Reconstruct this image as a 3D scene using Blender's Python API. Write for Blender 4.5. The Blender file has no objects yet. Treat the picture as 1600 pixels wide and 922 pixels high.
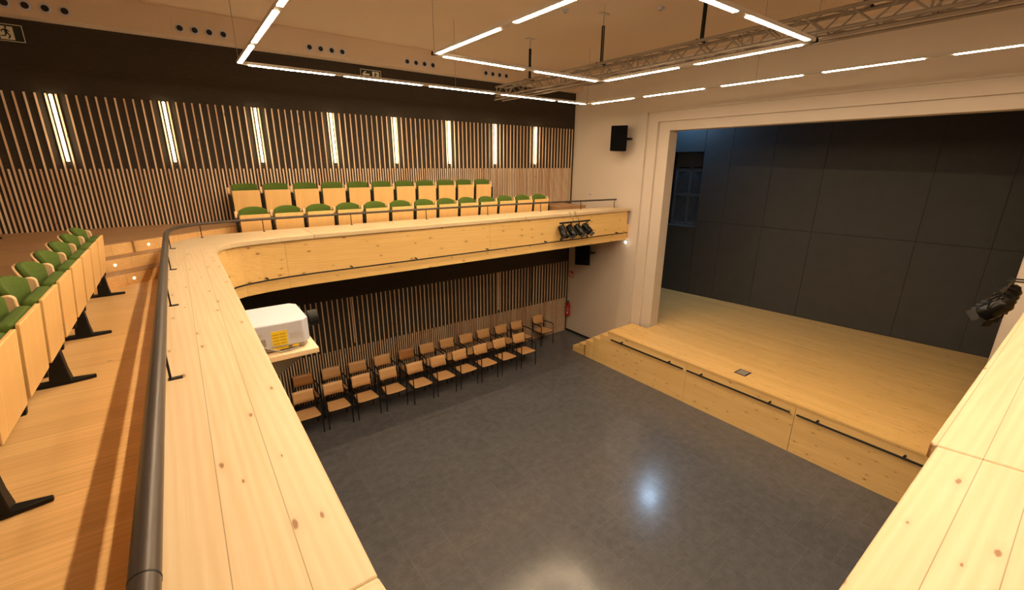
import bpy, bmesh, math, random
from mathutils import Vector, Matrix
random.seed(7)
scene = bpy.context.scene
COL = scene.collection
PI = math.pi
EYE = 5.6                       # camera height above the hall floor; heights below are written relative to the eye


def Z(z): return z + EYE

# ------------------------------------------------------------------ camera
cam_d = bpy.data.cameras.new('camera')
cam = bpy.data.objects.new('camera', cam_d)
COL.objects.link(cam)
YAW, PITCH, ROLL, FPX = math.radians(53.284), math.radians(16.673), math.radians(0.3535), 686.24
fw = Vector((math.cos(YAW) * math.cos(PITCH), math.sin(YAW) * math.cos(PITCH), -math.sin(PITCH)))
rt = Vector((math.sin(YAW), -math.cos(YAW), 0))
up = rt.cross(fw)
r2 = rt * math.cos(ROLL) + up * math.sin(ROLL)
u2 = -rt * math.sin(ROLL) + up * math.cos(ROLL)
cam.matrix_world = Matrix(((r2.x, u2.x, -fw.x, 0), (r2.y, u2.y, -fw.y, 0), (r2.z, u2.z, -fw.z, EYE), (0, 0, 0, 1)))
cam_d.sensor_width = 36
cam_d.lens = 36 * FPX / 1600
cam_d.clip_start = 0.02
scene.camera = cam

# ------------------------------------------------------------------ view, world, light levels
scene.view_settings.view_transform = 'Standard'
scene.view_settings.look = 'None'
scene.view_settings.gamma = 1
scene.view_settings.use_curve_mapping = False
scene.view_settings.exposure = 1.3
world = bpy.data.worlds.new('world')
scene.world = world
world.use_nodes = True
world.node_tree.nodes['Background'].inputs[0].default_value = (1, .8, .6, 1)
world.node_tree.nodes['Background'].inputs[1].default_value = 0.0
scene.cycles.use_denoising = True
scene.cycles.max_bounces = 8
scene.cycles.diffuse_bounces = 5
scene.cycles.glossy_bounces = 4
scene.cycles.sample_clamp_indirect = 6
LED_COLOUR = (1, .74, .46)
LED_RING = 64.0
LED_WALL = 11.0
STAGE_BLUE = 260.0


# ------------------------------------------------------------------ node helpers and materials


class NT:
    def __init__(self, name):
        self.m = bpy.data.materials.new(name)
        self.m.use_nodes = True
        self.t = self.m.node_tree
        self.b = self.t.nodes['Principled BSDF']

    def n(self, typ, **kw):
        nd = self.t.nodes.new(typ)
        for k, v in kw.items():
            if k.startswith('i_'):
                key = k[2:]
                nd.inputs[int(key) if key.isdigit() else key].default_value = v
            else: setattr(nd, k, v)
        return nd

    def l(self, a, b): self.t.links.new(a, b)

    def math(self, op, a, b=None, c=None, clamp=False):
        nd = self.n('ShaderNodeMath', operation=op, use_clamp=clamp)
        for i, x in enumerate((a, b, c)):
            if x is None: continue
            if hasattr(x, 'links'): self.l(x, nd.inputs[i])
            else: nd.inputs[i].default_value = x
        return nd.outputs[0]

    def mix(self, fac, a, b, mode='MIX'):
        nd = self.n('ShaderNodeMix', data_type='RGBA', blend_type=mode)
        for i, x in ((0, fac), (6, a), (7, b)):
            if hasattr(x, 'links'): self.l(x, nd.inputs[i])
            else: nd.inputs[i].default_value = x if i == 0 else (*x[:3], 1)
        return nd.outputs[2]

    def ramp(self, fac, stops, mode='LINEAR'):
        nd = self.n('ShaderNodeValToRGB')
        cr = nd.color_ramp
        cr.interpolation = mode
        while len(cr.elements) < len(stops): cr.elements.new(0.5)
        for e, (p, c) in zip(cr.elements, stops):
            e.position = p
            e.color = (*c, 1) if not isinstance(c, (int, float)) else (c, c, c, 1)
        self.l(fac, nd.inputs[0])
        return nd.outputs[0]

    def coords(self, kind='Object'):
        return self.n('ShaderNodeTexCoord').outputs[kind]

    def mapped(self, scale, src=None, loc=(0, 0, 0), rot=(0, 0, 0)):
        nd = self.n('ShaderNodeMapping')
        nd.inputs['Scale'].default_value = scale
        nd.inputs['Location'].default_value = loc
        nd.inputs['Rotation'].default_value = rot
        self.l(src or self.coords(), nd.inputs[0])
        return nd.outputs[0]

    def noise(self, vec, scale=1, detail=4, rough=.55, dist=0):
        nd = self.n('ShaderNodeTexNoise')
        nd.inputs['Scale'].default_value = scale
        nd.inputs['Detail'].default_value = detail
        nd.inputs['Roughness'].default_value = rough
        nd.inputs['Distortion'].default_value = dist
        self.l(vec, nd.inputs['Vector'])
        return nd.outputs[0]

    def base(self, c): 
        if hasattr(c, 'links'): self.l(c, self.b.inputs['Base Color'])
        else: self.b.inputs['Base Color'].default_value = (*c, 1)

    def rough(self, r):
        if hasattr(r, 'links'): self.l(r, self.b.inputs['Roughness'])
        else: self.b.inputs['Roughness'].default_value = r

    def bump(self, h, strength=.2, dist=.01):
        nd = self.n('ShaderNodeBump')
        nd.inputs['Strength'].default_value = strength
        nd.inputs['Distance'].default_value = dist
        self.l(h, nd.inputs['Height'])
        self.l(nd.outputs[0], self.b.inputs['Normal'])


def plain(name, col, rough=.5, metal=0, vary=.06, scale=8, spec=None):
    k = NT(name)
    f = k.noise(k.mapped((1, 1, 1)), scale, 3)
    lo = tuple(c * (1 - vary) for c in col)
    hi = tuple(min(1, c * (1 + vary)) for c in col)
    k.base(k.mix(f, lo, hi))
    k.rough(rough)
    k.b.inputs['Metallic'].default_value = metal
    if spec is not None: k.b.inputs['Specular IOR Level'].default_value = spec
    return k.m


def emitter(name, col, strength, base=(.9, .9, .9)):
    k = NT(name)
    k.base(base)
    k.b.inputs['Emission Color'].default_value = (*col, 1)
    k.b.inputs['Emission Strength'].default_value = strength
    return k.m


def axis_vec(axis, along, across):
    return {'x': (along, across, across), 'y': (across, along, across), 'z': (across, across, along)}[axis]


def wood(name, pale, dark, axis='x', knots=.5, knot_col=(.22, .085, .02), rough=.4, grain=16, seam=None, seam_dir='y', seam_off=0, seam_w=.004, board_shift=0, coat=0, knot_scale=(1.6, 4.2), across=None, contrast=1.0):
    """sawn softwood: long grain along one axis, dark knots, optional board joints every `seam` metres"""
    k = NT(name)
    obj = k.coords()
    fine = k.noise(k.mapped(axis_vec(axis, .5, grain), obj), 2.2, 5, .6, .4)
    broad = k.noise(k.mapped(axis_vec(axis, .35, 3.2), obj), 1.3, 3, .5, .7)
    rings = k.n('ShaderNodeTexWave', wave_type='BANDS', bands_direction='DIAGONAL')
    rings.inputs['Scale'].default_value = 1.6
    rings.inputs['Distortion'].default_value = 5
    rings.inputs['Detail'].default_value = 2
    k.l(k.mapped(axis_vec(axis, .25, 9), obj), rings.inputs['Vector'])
    g = k.math('ADD', k.math('MULTIPLY', fine, .5), k.math('MULTIPLY', broad, .38))
    g = k.math('ADD', g, k.math('MULTIPLY', rings.outputs['Fac'], .14))
    dark = tuple(a + (b - a) * contrast for a, b in zip(pale, dark))
    col = k.ramp(g, [(.32, dark), (.58, tuple((a * .65 + b * .35) for a, b in zip(pale, dark))), (.72, pale)])
    if seam:
        sep = k.n('ShaderNodeSeparateXYZ')
        k.l(obj, sep.inputs[0])
        c = sep.outputs['XYZ'.index(seam_dir.upper())]
        s = k.math('DIVIDE', k.math('SUBTRACT', c, seam_off), seam)
        cell = k.math('FLOOR', s)
        wn = k.n('ShaderNodeTexWhiteNoise', noise_dimensions='1D')
        k.l(cell, wn.inputs['W'])
        col = k.mix(k.math('MULTIPLY', wn.outputs['Value'], .2 + board_shift), col, tuple(b * .9 for b in dark))
        d = k.math('MULTIPLY', k.math('ABSOLUTE', k.math('SUBTRACT', k.math('FRACT', k.math('ADD', s, .5)), .5)), seam)
        line = k.math('LESS_THAN', d, seam_w / 2)
        col = k.mix(k.math('MULTIPLY', line, .62), col, (.10, .05, .015))
    if knots > 0:
        v = k.n('ShaderNodeTexVoronoi', feature='F1', voronoi_dimensions='2D')
        v.inputs['Scale'].default_value = 1
        v.inputs['Randomness'].default_value = 1
        sx = k.n('ShaderNodeSeparateXYZ')
        k.l(obj, sx.inputs[0])
        cb = k.n('ShaderNodeCombineXYZ')
        wob = k.math('MULTIPLY', k.noise(k.mapped((9, 9, 9), obj), 1, 2), .05)
        k.l(k.math('MULTIPLY', sx.outputs['XYZ'.index(axis.upper())], knot_scale[0]), cb.inputs[0])
        other = across or {'x': 'y', 'y': 'x', 'z': 'x'}[axis]
        k.l(k.math('ADD', k.math('MULTIPLY', sx.outputs['XYZ'.index(other.upper())], knot_scale[1]), wob), cb.inputs[1])
        k.l(cb.outputs[0], v.inputs['Vector'])
        sepc = k.n('ShaderNodeSeparateColor')
        k.l(v.outputs['Color'], sepc.inputs[0])
        size = k.math('MULTIPLY', k.math('GREATER_THAN', sepc.outputs[0], 1 - knots), k.math('MULTIPLY_ADD', sepc.outputs[1], .06, .025))
        vd = k.math('ADD', v.outputs['Distance'], k.math('MULTIPLY', k.math('SUBTRACT', k.noise(k.mapped(axis_vec(axis, 22, 60), obj), 1, 3), .5), .07))
        core = k.math('SUBTRACT', 1, k.math('DIVIDE', vd, k.math('ADD', size, .0001)), clamp=True)
        core = k.math('MULTIPLY', core, k.math('GREATER_THAN', size, .001))
        halo = k.math('SUBTRACT', 1, k.math('DIVIDE', vd, k.math('MULTIPLY_ADD', size, 3.2, .0001)), clamp=True)
        halo = k.math('MULTIPLY', halo, k.math('GREATER_THAN', size, .001))
        col = k.mix(k.math('MULTIPLY', halo, .4), col, tuple(b * .75 for b in dark))
        col = k.mix(k.math('MULTIPLY', k.math('MULTIPLY', core, 2.2, clamp=True), .85), col, knot_col)
    k.base(col)
    k.rough(k.math('MULTIPLY_ADD', fine, .15, rough - .05))
    if coat:
        k.b.inputs['Coat Weight'].default_value = coat
        k.b.inputs['Coat Roughness'].default_value = .25
    k.bump(fine, .05, .004)
    return k.m


M = {}
PALE, AMBER = (.66, .545, .375), (.54, .385, .205)
M['cap_y'] = wood('pine_cap_lengthwise', PALE, AMBER, 'y', .5, seam=.185, seam_dir='x', seam_off=-.247, knot_scale=(2.6, 7), rough=.42, contrast=.8, seam_w=.003)
M['cap_x'] = wood('pine_cap_crosswise', PALE, AMBER, 'x', .5, seam=.14, seam_dir='y', seam_off=.215, knot_scale=(2.6, 7), rough=.42, contrast=.8, seam_w=.003)
M['cap_corner'] = wood('pine_cap_corner', PALE, AMBER, 'x', .4, rough=.42, contrast=.6, knot_scale=(2.6, 7))
M['fascia_x'] = wood('pine_fascia', (.84, .58, .24), (.66, .40, .13), 'x', .8, rough=.4, knot_scale=(2.2, 5), across='z', contrast=.7)
M['fascia_y'] = wood('pine_fascia_lengthwise', (.84, .58, .24), (.66, .40, .13), 'y', .8, rough=.4, knot_scale=(2.2, 5), across='z', contrast=.7)
M['stage_front'] = wood('pine_stage_front', (.90, .64, .30), (.72, .45, .16), 'y', .65, rough=.42, knot_scale=(2.4, 6), across='z', contrast=.8)
M['stage_deck'] = wood('stage_strip_boards', (.95, .66, .28), (.72, .45, .15), 'y', .9, rough=.38, grain=26, seam=.045, seam_dir='x', seam_w=.002, knot_scale=(1.7, 9), knot_col=(.34, .17, .05), board_shift=.15)
M['stair'] = wood('pine_stair', (.93, .68, .31), (.72, .46, .17), 'y', .4, rough=.42)
M['oak_floor'] = wood('oak_laminate', (.90, .60, .28), (.70, .42, .165), 'x', .12, rough=.36, grain=12, seam=.19, seam_dir='y', seam_w=.002, knot_col=(.2, .08, .02), board_shift=.22)
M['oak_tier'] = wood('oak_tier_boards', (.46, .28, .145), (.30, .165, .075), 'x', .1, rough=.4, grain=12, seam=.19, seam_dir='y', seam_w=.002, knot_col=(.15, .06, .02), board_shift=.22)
M['ply'] = wood('birch_ply', (.84, .56, .235), (.74, .46, .17), 'z', 0, rough=.4, grain=8)
M['ply_edge'] = wood('beech_edge', (.84, .60, .36), (.70, .46, .24), 'z', 0, rough=.4, grain=20)
M['chair_wood'] = wood('beech_chair', (.74, .46, .23), (.60, .34, .14), 'x', 0, rough=.35, grain=8)
M['chair_wood_dark'] = wood('beech_chair_aged', (.52, .25, .09), (.40, .18, .06), 'x', 0, rough=.35, grain=8)
M['shelf'] = wood('birch_shelf', (.88, .72, .52), (.78, .60, .38), 'y', 0, rough=.45)

# slats: every lath takes its own tone
k = NT('larch_slats')
geo = k.n('ShaderNodeNewGeometry')
rnd = geo.outputs['Random Per Island']
gr = k.noise(k.mapped((18, 18, 1.2)), 2, 4, .6)
c = k.ramp(rnd, [(0, (.66, .43, .28)), (.5, (.84, .62, .43)), (1, (.93, .75, .56))])
c = k.mix(k.math('MULTIPLY', gr, .22), c, (.40, .20, .10))
vor = k.n('ShaderNodeTexVoronoi')
vor.inputs['Scale'].default_value = 1
k.l(k.mapped((8.4, 8.4, 2.2)), vor.inputs['Vector'])
kn = k.math('LESS_THAN', vor.outputs['Distance'], .075)
c = k.mix(k.math('MULTIPLY', kn, .7), c, (.12, .04, .02))
k.base(c)
k.rough(.5)
M['slat'] = k.m

# dark acoustic lining behind the slats
k = NT('dark_lining')
f = k.noise(k.mapped((6, 6, 120)), 1.5, 4, .7)
k.base(k.ramp(f, [(.3, (.020, .014, .009)), (.75, (.052, .039, .027))]))
k.rough(.8)
M['lining'] = k.m

# polished dark stone tiles
k = NT('dark_stone_tiles')
obj = k.coords()
br = k.n('ShaderNodeTexBrick')
br.offset = .5
for key, v in (('Scale', 1), ('Mortar Size', .004), ('Brick Width', .62), ('Row Height', .62), ('Mortar Smooth', .2), ('Bias', 0)):
    br.inputs[key].default_value = v
br.inputs['Color1'].default_value = (.082, .087, .103, 1)
br.inputs['Color2'].default_value = (.094, .098, .115, 1)
br.inputs['Mortar'].default_value = (.14, .142, .155, 1)
k.l(k.mapped((1, 1, 1), obj, rot=(0, 0, PI / 2)), br.inputs['Vector'])
big = k.noise(k.mapped((1, 1, 1), obj), 1.7, 7, .68, 0)
spk = k.noise(k.mapped((1, 1, 1), obj), 45, 6, .8)
cloud = k.noise(k.mapped((1, 1, 1), obj), 6, 5, .7)
c = k.mix(k.math('MULTIPLY', big, .6), br.outputs['Color'], (.046, .050, .060))
c = k.mix(k.ramp(cloud, [(.38, 0), (.68, .45)]), c, (.130, .134, .15))
c = k.mix(k.ramp(spk, [(.5, 0), (.75, .4)]), c, (.22, .21, .205))
k.base(c)
k.rough(k.math('MULTIPLY_ADD', big, .14, .11))
k.bump(spk, .03, .002)
M['stone'] = k.m

M['plaster'] = plain('warm_white_plaster', (.60, .53, .465), .7, vary=.03, scale=2.5)
M['ceiling'] = plain('ceiling_paint', (.68, .555, .44), .75, vary=.03, scale=1.5)
M['stage_wall'] = plain('anthracite_board', (.046, .048, .053), .6, vary=.2, scale=3)
M['stage_dark'] = plain('stage_black', (.012, .013, .015), .7, vary=.2)
M['shutter'] = plain('shutter_paint', (.09, .105, .13), .5, vary=.1)
M['black'] = plain('black_powder_coat', (.009, .009, .009), .5, vary=.15, spec=.25)
M['speaker'] = plain('speaker_black', (.005, .005, .006), .9, vary=.1, spec=.04)
M['rail'] = plain('dark_bronze_tube', (.060, .048, .044), .38, .35, vary=.12, scale=14)
M['gloss_black'] = plain('gloss_black', (.005, .005, .005), .22, vary=.1, spec=.25)
M['lens'] = plain('lamp_lens', (.02, .024, .03), .08, vary=.1)
M['alu'] = plain('aluminium', (.27, .225, .18), .5, .2, vary=.08, scale=14)
M['steel'] = plain('bright_steel', (.72, .70, .66), .25, .9)
M['green'] = plain('green_wool', (.072, .125, .013), .95, vary=.25, scale=40)
M['white'] = plain('white_plastic', (.54, .565, .67), .35, vary=.02)
M['lamp_white'] = plain('lamp_profile', (.55, .50, .44), .45, vary=.03)
M['grey'] = plain('grey_plastic', (.30, .27, .25), .45)
M['yellow'] = plain('warning_yellow', (.83, .62, .03), .5, vary=.03)
M['yellow_print'] = plain('warning_print', (.50, .36, .02), .6)
M['print'] = plain('grey_print', (.50, .46, .45), .6)
M['red'] = plain('extinguisher_red', (.42, .015, .018), .25, vary=.05)
M['sign_red'] = plain('sign_red', (.45, .03, .025), .45, vary=.04)
M['sign_white'] = plain('sign_white', (.72, .72, .62), .5, vary=.03)
M['sign_green'] = plain('sign_dark_green', (.008, .020, .015), .4, vary=.05)
M['void'] = plain('nozzle_black', (.008, .006, .005), .7)
M['tube'] = emitter('lit_tube', LED_COLOUR, LED_RING)
M['walltube'] = emitter('lit_wall_tube', (1, .78, .45), LED_WALL)
M['blue'] = emitter('lit_floodlight', (.50, .72, 1), STAGE_BLUE)
M['wall_fill'] = emitter('added_blue_fill', (.08, .42, .80), 34)
M['spotlit'] = emitter('lit_spot', (1, .86, .66), 12)
M['dot'] = emitter('lit_step_spot', (1, .84, .6), 3)

# ------------------------------------------------------------------ mesh helpers


class MB:
    def __init__(self): self.v, self.f = [], []

    def add(self, vs, fs, mx=None):
        o = len(self.v)
        self.v += [tuple(mx @ Vector(p)) if mx else tuple(p) for p in vs]
        self.f += [tuple(i + o for i in f) for f in fs]
        return self

    def box(self, lo, hi, mx=None):
        (a, b, c), (d, e, f) = lo, hi
        vs = [(a, b, c), (d, b, c), (d, e, c), (a, e, c), (a, b, f), (d, b, f), (d, e, f), (a, e, f)]
        return self.add(vs, [(3, 2, 1, 0), (4, 5, 6, 7), (0, 1, 5, 4), (1, 2, 6, 5), (2, 3, 7, 6), (3, 0, 4, 7)], mx)

    def prism(self, poly, z0, z1, mx=None):
        n = len(poly)
        if sum(poly[i][0] * poly[(i + 1) % n][1] - poly[(i + 1) % n][0] * poly[i][1] for i in range(n)) < 0: poly = poly[::-1]
        vs = [(x, y, z0) for x, y in poly] + [(x, y, z1) for x, y in poly]
        fs = [tuple(range(n))[::-1], tuple(range(n, 2 * n))] + [(i, (i + 1) % n, n + (i + 1) % n, n + i) for i in range(n)]
        return self.add(vs, fs, mx)

    def tube(self, pts, r, n=10, cap=True, closed=False):
        pts = [Vector(p) for p in pts]
        rs = r if isinstance(r, (list, tuple)) else [r] * len(pts)
        rings, prev = [], None
        m = len(pts)
        for i, p in enumerate(pts):
            if closed: a, b = pts[i - 1], pts[(i + 1) % m]
            else: a, b = pts[max(i - 1, 0)], pts[min(i + 1, m - 1)]
            t = (b - a).normalized()
            if prev is None:
                q = Vector((0, 0, 1)) if abs(t.z) < .9 else Vector((1, 0, 0))
                s = t.cross(q).normalized()
            else: s = (prev - t * prev.dot(t)).normalized()
            prev = s
            w = t.cross(s)
            rings.append([p + (s * math.cos(2 * PI * j / n) + w * math.sin(2 * PI * j / n)) * rs[i] for j in range(n)])
        vs = [q for ring in rings for q in ring]
        fs = []
        for i in range(m if closed else m - 1):
            a, b = i * n, ((i + 1) % m) * n
            fs += [(a + j, a + (j + 1) % n, b + (j + 1) % n, b + j) for j in range(n)]
        if cap and not closed: fs += [tuple(range(n))[::-1], tuple(range((m - 1) * n, m * n))]
        return self.add(vs, fs)

    def lathe(self, prof, n=20, mx=None):
        vs, fs = [], []
        for r, z in prof: vs += [(r * math.cos(2 * PI * j / n), r * math.sin(2 * PI * j / n), z) for j in range(n)]
        for i in range(len(prof) - 1):
            a, b = i * n, (i + 1) * n
            fs += [(a + j, a + (j + 1) % n, b + (j + 1) % n, b + j) for j in range(n)]
        fs += [tuple(range(n))[::-1], tuple(range((len(prof) - 1) * n, len(prof) * n))]
        return self.add(vs, fs, mx)

    def wall_sheet(self, path, z0, z1, thick):
        """a sheet standing on a plan polyline, thickness towards its left"""
        n = len(path)
        off = []
        for i in range(n):
            a, b = Vector(path[max(i - 1, 0)]), Vector(path[min(i + 1, n - 1)])
            t = (b - a).normalized()
            off.append((path[i][0] - t.y * thick, path[i][1] + t.x * thick))
        for i in range(n - 1):
            self.prism([path[i], path[i + 1], off[i + 1], off[i]], z0, z1)
        return self

    def build(self, name, mat, parent=None, bevel=0, smooth=False, seg=2, loc=None):
        me = bpy.data.meshes.new(name)
        me.from_pydata(self.v, [], self.f)
        me.validate()
        bm = bmesh.new()
        bm.from_mesh(me)
        if bevel: bmesh.ops.remove_doubles(bm, verts=bm.verts, dist=1e-5)
        bmesh.ops.recalc_face_normals(bm, faces=bm.faces)
        bm.to_mesh(me)
        bm.free()
        me.materials.append(mat)
        o = bpy.data.objects.new(name, me)
        COL.objects.link(o)
        if parent: o.parent = parent
        if loc: o.location = loc
        if bevel:
            md = o.modifiers.new('edge', 'BEVEL')
            md.width, md.segments, md.limit_method, md.angle_limit = bevel, seg, 'ANGLE', math.radians(40)
        if smooth or bevel:
            for p in me.polygons: p.use_smooth = True
            if not bevel or True:
                try: me.set_sharp_from_angle(angle=math.radians(42))
                except Exception: pass
        return o


def round_rect(w, h, r, n=5):
    out = []
    for cx, cy, a0 in ((w / 2 - r, h / 2 - r, 0), (-w / 2 + r, h / 2 - r, 90), (-w / 2 + r, -h / 2 + r, 180), (w / 2 - r, -h / 2 + r, 270)):
        for i in range(n + 1):
            a = math.radians(a0 + 90 * i / n)
            out.append((cx + r * math.cos(a), cy + r * math.sin(a)))
    return out


def tag(o, label=None, cat=None, group=None, kind=None):
    if label: o['label'] = label
    if cat: o['category'] = cat
    if group: o['group'] = group
    if kind: o['kind'] = kind
    return o


def thing(name, label, cat, loc=(0, 0, 0), rz=0, group=None):
    o = bpy.data.objects.new(name, None)
    o.empty_display_size = .1
    o.location = loc
    o.rotation_euler = (0, 0, rz)
    COL.objects.link(o)
    return tag(o, label, cat, group)


def struct(o, label=None, cat=None): return tag(o, label, cat, kind='structure')


def dup(root, loc, rz, label):
    r = root.copy()
    COL.objects.link(r)
    r.location = loc
    r.rotation_euler = (0, 0, rz)
    r['label'] = label
    for ch in list(root.children):
        c = ch.copy()
        COL.objects.link(c)
        c.parent = r
        for g in list(ch.children):
            d = g.copy()
            COL.objects.link(d)
            d.parent = c
    return r


ORD = ['first', 'second', 'third', 'fourth', 'fifth', 'sixth', 'seventh', 'eighth', 'ninth', 'tenth', 'eleventh', 'twelfth', 'thirteenth']
RX = lambda a: Matrix.Rotation(a, 4, 'X')
RY = lambda a: Matrix.Rotation(a, 4, 'Y')
RZ = lambda a: Matrix.Rotation(a, 4, 'Z')
T = lambda x, y, z: Matrix.Translation((x, y, z))

# ------------------------------------------------------------------ the room
XS, YW, XR, YN = 10.19, 10.48, -3.6, -2.26
ZF, ZT, ZCAP, ZSLAB, ZC, ZSTAGE = -1.63, -1.13, -1.18, -2.06, 2.48, -4.52

struct(MB().box((XR - .1, YN - .1, -.2), (XS + .6, YW + .1, 0)).build('floor', M['stone']), 'dark grey polished stone tile hall floor', 'floor')
struct(MB().box((XR - .1, YN - .1, Z(ZC)), (XS + .2, YW + .2, Z(ZC) + .2)).build('ceiling', M['ceiling']), 'smooth cream painted hall ceiling', 'ceiling')
# bulkhead strip above the slatted wall, carrying the air nozzles
struct(MB().box((XR, 10.18, Z(2.04)), (XS, YW + .05, Z(ZC) + .02)).build('trim_1', M['ceiling']), 'cream bulkhead with air nozzles above the slatted wall', 'bulkhead')
struct(MB().box((XR - .1, YW, 0), (XS + .1, YW + .15, Z(ZC) + .1)).build('wall_left', M['lining']), 'dark lined wall behind the timber slats', 'wall')
struct(MB().box((XR - .1, YN - .15, 0), (XS + .2, YN, Z(ZC) + .1)).build('wall_right', M['lining']), 'dark wall behind the opposite gallery', 'wall')
struct(MB().box((XR - .15, YN - .1, 0), (XR, YW + .1, Z(ZC) + .1)).build('wall_rear', M['plaster']), 'cream rear wall of the gallery', 'wall')

PITCH_S = .1187
sl = MB()
n0 = int((XR + 1.358) / PITCH_S) - 1
i = n0
while True:
    xe = -1.358 + (i + .5) * PITCH_S
    xo = -1.358 + i * PITCH_S
    if xe > XS - .03: break
    w = .0118
    if xe > XR + .05:
        sl.box((xe - w, YW - .017, Z(ZT) - .02), (xe + w, YW, Z(1.02)))
        sl.box((xe - w, YW - .017, 0), (xe + w, YW, Z(-3.12)))
    if xo > XR + .05:
        sl.box((xo - w, YW - .017, Z(ZT) - .02), (xo + w, YW, Z(-.13)))
        sl.box((xo - w, YW - .017, 0), (xo + w, YW, Z(-4.40)))
    i += 1
for xx in (2.93, 7.3, 8.55): sl.box((xx - .014, YW - .017, Z(-4.3)), (xx + .014, YW, Z(-3.12)))
struct(sl.build('trim_2', M['slat']), 'vertical larch slats, dense below and sparse above, along the long wall', 'slat wall')

# stage wall with the stepped proscenium opening
def opening_layer(x0, x1, y0, y1, ztop, ylo, yhi, zhi):
    m = MB()
    m.box((x0, y1, 0), (x1, yhi, zhi))
    m.box((x0, ylo, 0), (x1, y0, zhi))
    m.box((x0, y0, ztop), (x1, y1, zhi))
    return m

OY = ((.07, 7.79, 1.29), (.36, 7.50, 1.05), (.63, 7.18, .83))
struct(opening_layer(XS, XS + .075, OY[0][0], OY[0][1], Z(OY[0][2]), YN - .1, YW + .1, Z(ZC) + .1).build('wall_stage', M['plaster']), 'cream plaster wall around the stage opening', 'wall')
struct(opening_layer(XS + .075, XS + .15, OY[1][0], OY[1][1], Z(OY[1][2]), -.3, 8.2, Z(1.6)).build('trim_3', M['plaster'], bevel=.006), 'outer step of the cream stage frame', 'stage frame')
struct(opening_layer(XS + .15, XS + .50, OY[2][0], OY[2][1], Z(OY[2][2]), -.3, 8.2, Z(1.6)).build('trim_4', M['plaster'], bevel=.006), 'inner step of the cream stage frame', 'stage frame')
struct(MB().box((XS - .012, 9.15, 0), (XS, YW - .017, .07)).build('baseboard_stage', M['black']), 'black skirting under the cream stage wall', 'baseboard')

# stage house
SB0, SU = Vector((15.61, -.976, 0)), math.atan2(.992, -.1258)
SBM = T(SB0.x, SB0.y, 0) @ RZ(SU)          # local x runs along the back wall, local -y looks at the hall... (+y is towards the hall)
sw = bpy.data.objects.new('wall_stage_back', None)
COL.objects.link(sw)
sw.matrix_world = SBM
struct(sw, 'anthracite panelled wall at the back of the stage', 'wall')
cols = [-1.5, .3, 2.47, 3.83, 6.15, 7.50, 8.74, 9.62]
zs = [Z(ZSTAGE) - .02, Z(-1.88), Z(1.2), Z(3.3)]
WX0, WX1, WZ0, WZ1 = 9.62, 10.77, Z(-2.13), Z(.42)
pan = MB()
for a, b in zip(cols[:-1], cols[1:]):
    for c0, c1 in zip(zs[:-1], zs[1:]): pan.box((a + .005, 0, c0 + .005), (b - .005, -.03, c1 - .005))
pan.box((WX0 + .005, 0, zs[0]), (12.2, -.03, WZ0))
pan.box((WX0 + .005, 0, WZ1), (12.2, -.03, zs[3]))
pan.box((WX1, 0, WZ0), (12.2, -.03, WZ1))
pan.build('panelling', M['stage_wall'], sw)
bk = MB()
bk.box((-1.6, -.02, Z(ZSTAGE) - .02), (WX0, -.7, zs[3]))
bk.box((WX1, -.03, Z(ZSTAGE) - .02), (12.2, -.7, zs[3]))
bk.box((WX0, -.03, Z(ZSTAGE) - .02), (WX1, -.7, WZ0))
bk.box((WX0, -.03, WZ1), (WX1, -.7, zs[3]))
bk.box((WX0 - .3, -.62, WZ0 - .2), (WX1 + .3, -.7, WZ1 + .2))
bk.build('wall_core', M['stage_dark'], sw)
MB().box((WX0, .02, WZ0 - .03), (WX1, -.45, WZ0 + .012)).build('sill', M['stage_wall'], sw)
wd = bpy.data.objects.new('window_1', None)
COL.objects.link(wd)
wd.matrix_world = SBM
struct(wd, 'dark shuttered window recessed in the stage back wall', 'window')
fr = MB()
yb, yf = -.50, -.42
mid = (WX0 + WX1) / 2
xs = [WX0, mid, WX1]
zr = [WZ0 + .06, WZ0 + 1.08, WZ0 + 1.95]
for x in (WX0 + .05, mid, WX1 - .05): fr.box((x - .045, yb, WZ0), (x + .045, yf, WZ1 - .5))
for zz in zr: fr.box((WX0, yb, zz - .05), (WX1, yf, zz + .05))
fr.box((WX0, yb, WZ1 - .5), (WX1, yf - .02, WZ1))
fr.build('window_frame', M['shutter'], wd)
sh = MB()
for xa, xb, sgn in ((WX0 + .09, mid - .045, 1), (mid + .045, WX1 - .09, -1)):
    for za, zb in ((zr[0] + .05, zr[1] - .05), (zr[1] + .05, zr[2] - .05)):
        w_ = xb - xa
        zz = za - w_
        while zz < zb:
            q = [(xa, zz), (xb, zz + w_), (xb, zz + w_ + .05), (xa, zz + .05)] if sgn > 0 else [(xa, zz + w_), (xb, zz), (xb, zz + .05), (xa, zz + w_ + .05)]
            q = [(x, min(max(z, za), zb)) for x, z in q]
            if max(p[1] for p in q) - min(p[1] for p in q) > .02:
                sh.add([(x, yb + .01, z) for x, z in q] + [(x, yf - .02, z) for x, z in q], [(0, 1, 2, 3), (7, 6, 5, 4), (0, 4, 5, 1), (1, 5, 6, 2), (2, 6, 7, 3), (3, 7, 4, 0)])
            zz += .09
sh.build('shutter_boards', M['shutter'], wd)
MB().box((WX0, -.6, WZ0), (WX1, yb, WZ1)).build('shutter_backing', M['stage_dark'], wd)
struct(MB().box((XS + .5, 10.9, 0), (15.2, 11.05, Z(3.4))).build('wall_stage_left', M['stage_wall']), 'dark side wall of the stage', 'wall')
struct(MB().box((XS + .5, -1.6, 0), (16.2, -1.45, Z(3.4))).build('wall_stage_right', M['stage_wall']), 'dark opposite side wall of the stage', 'wall')
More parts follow.
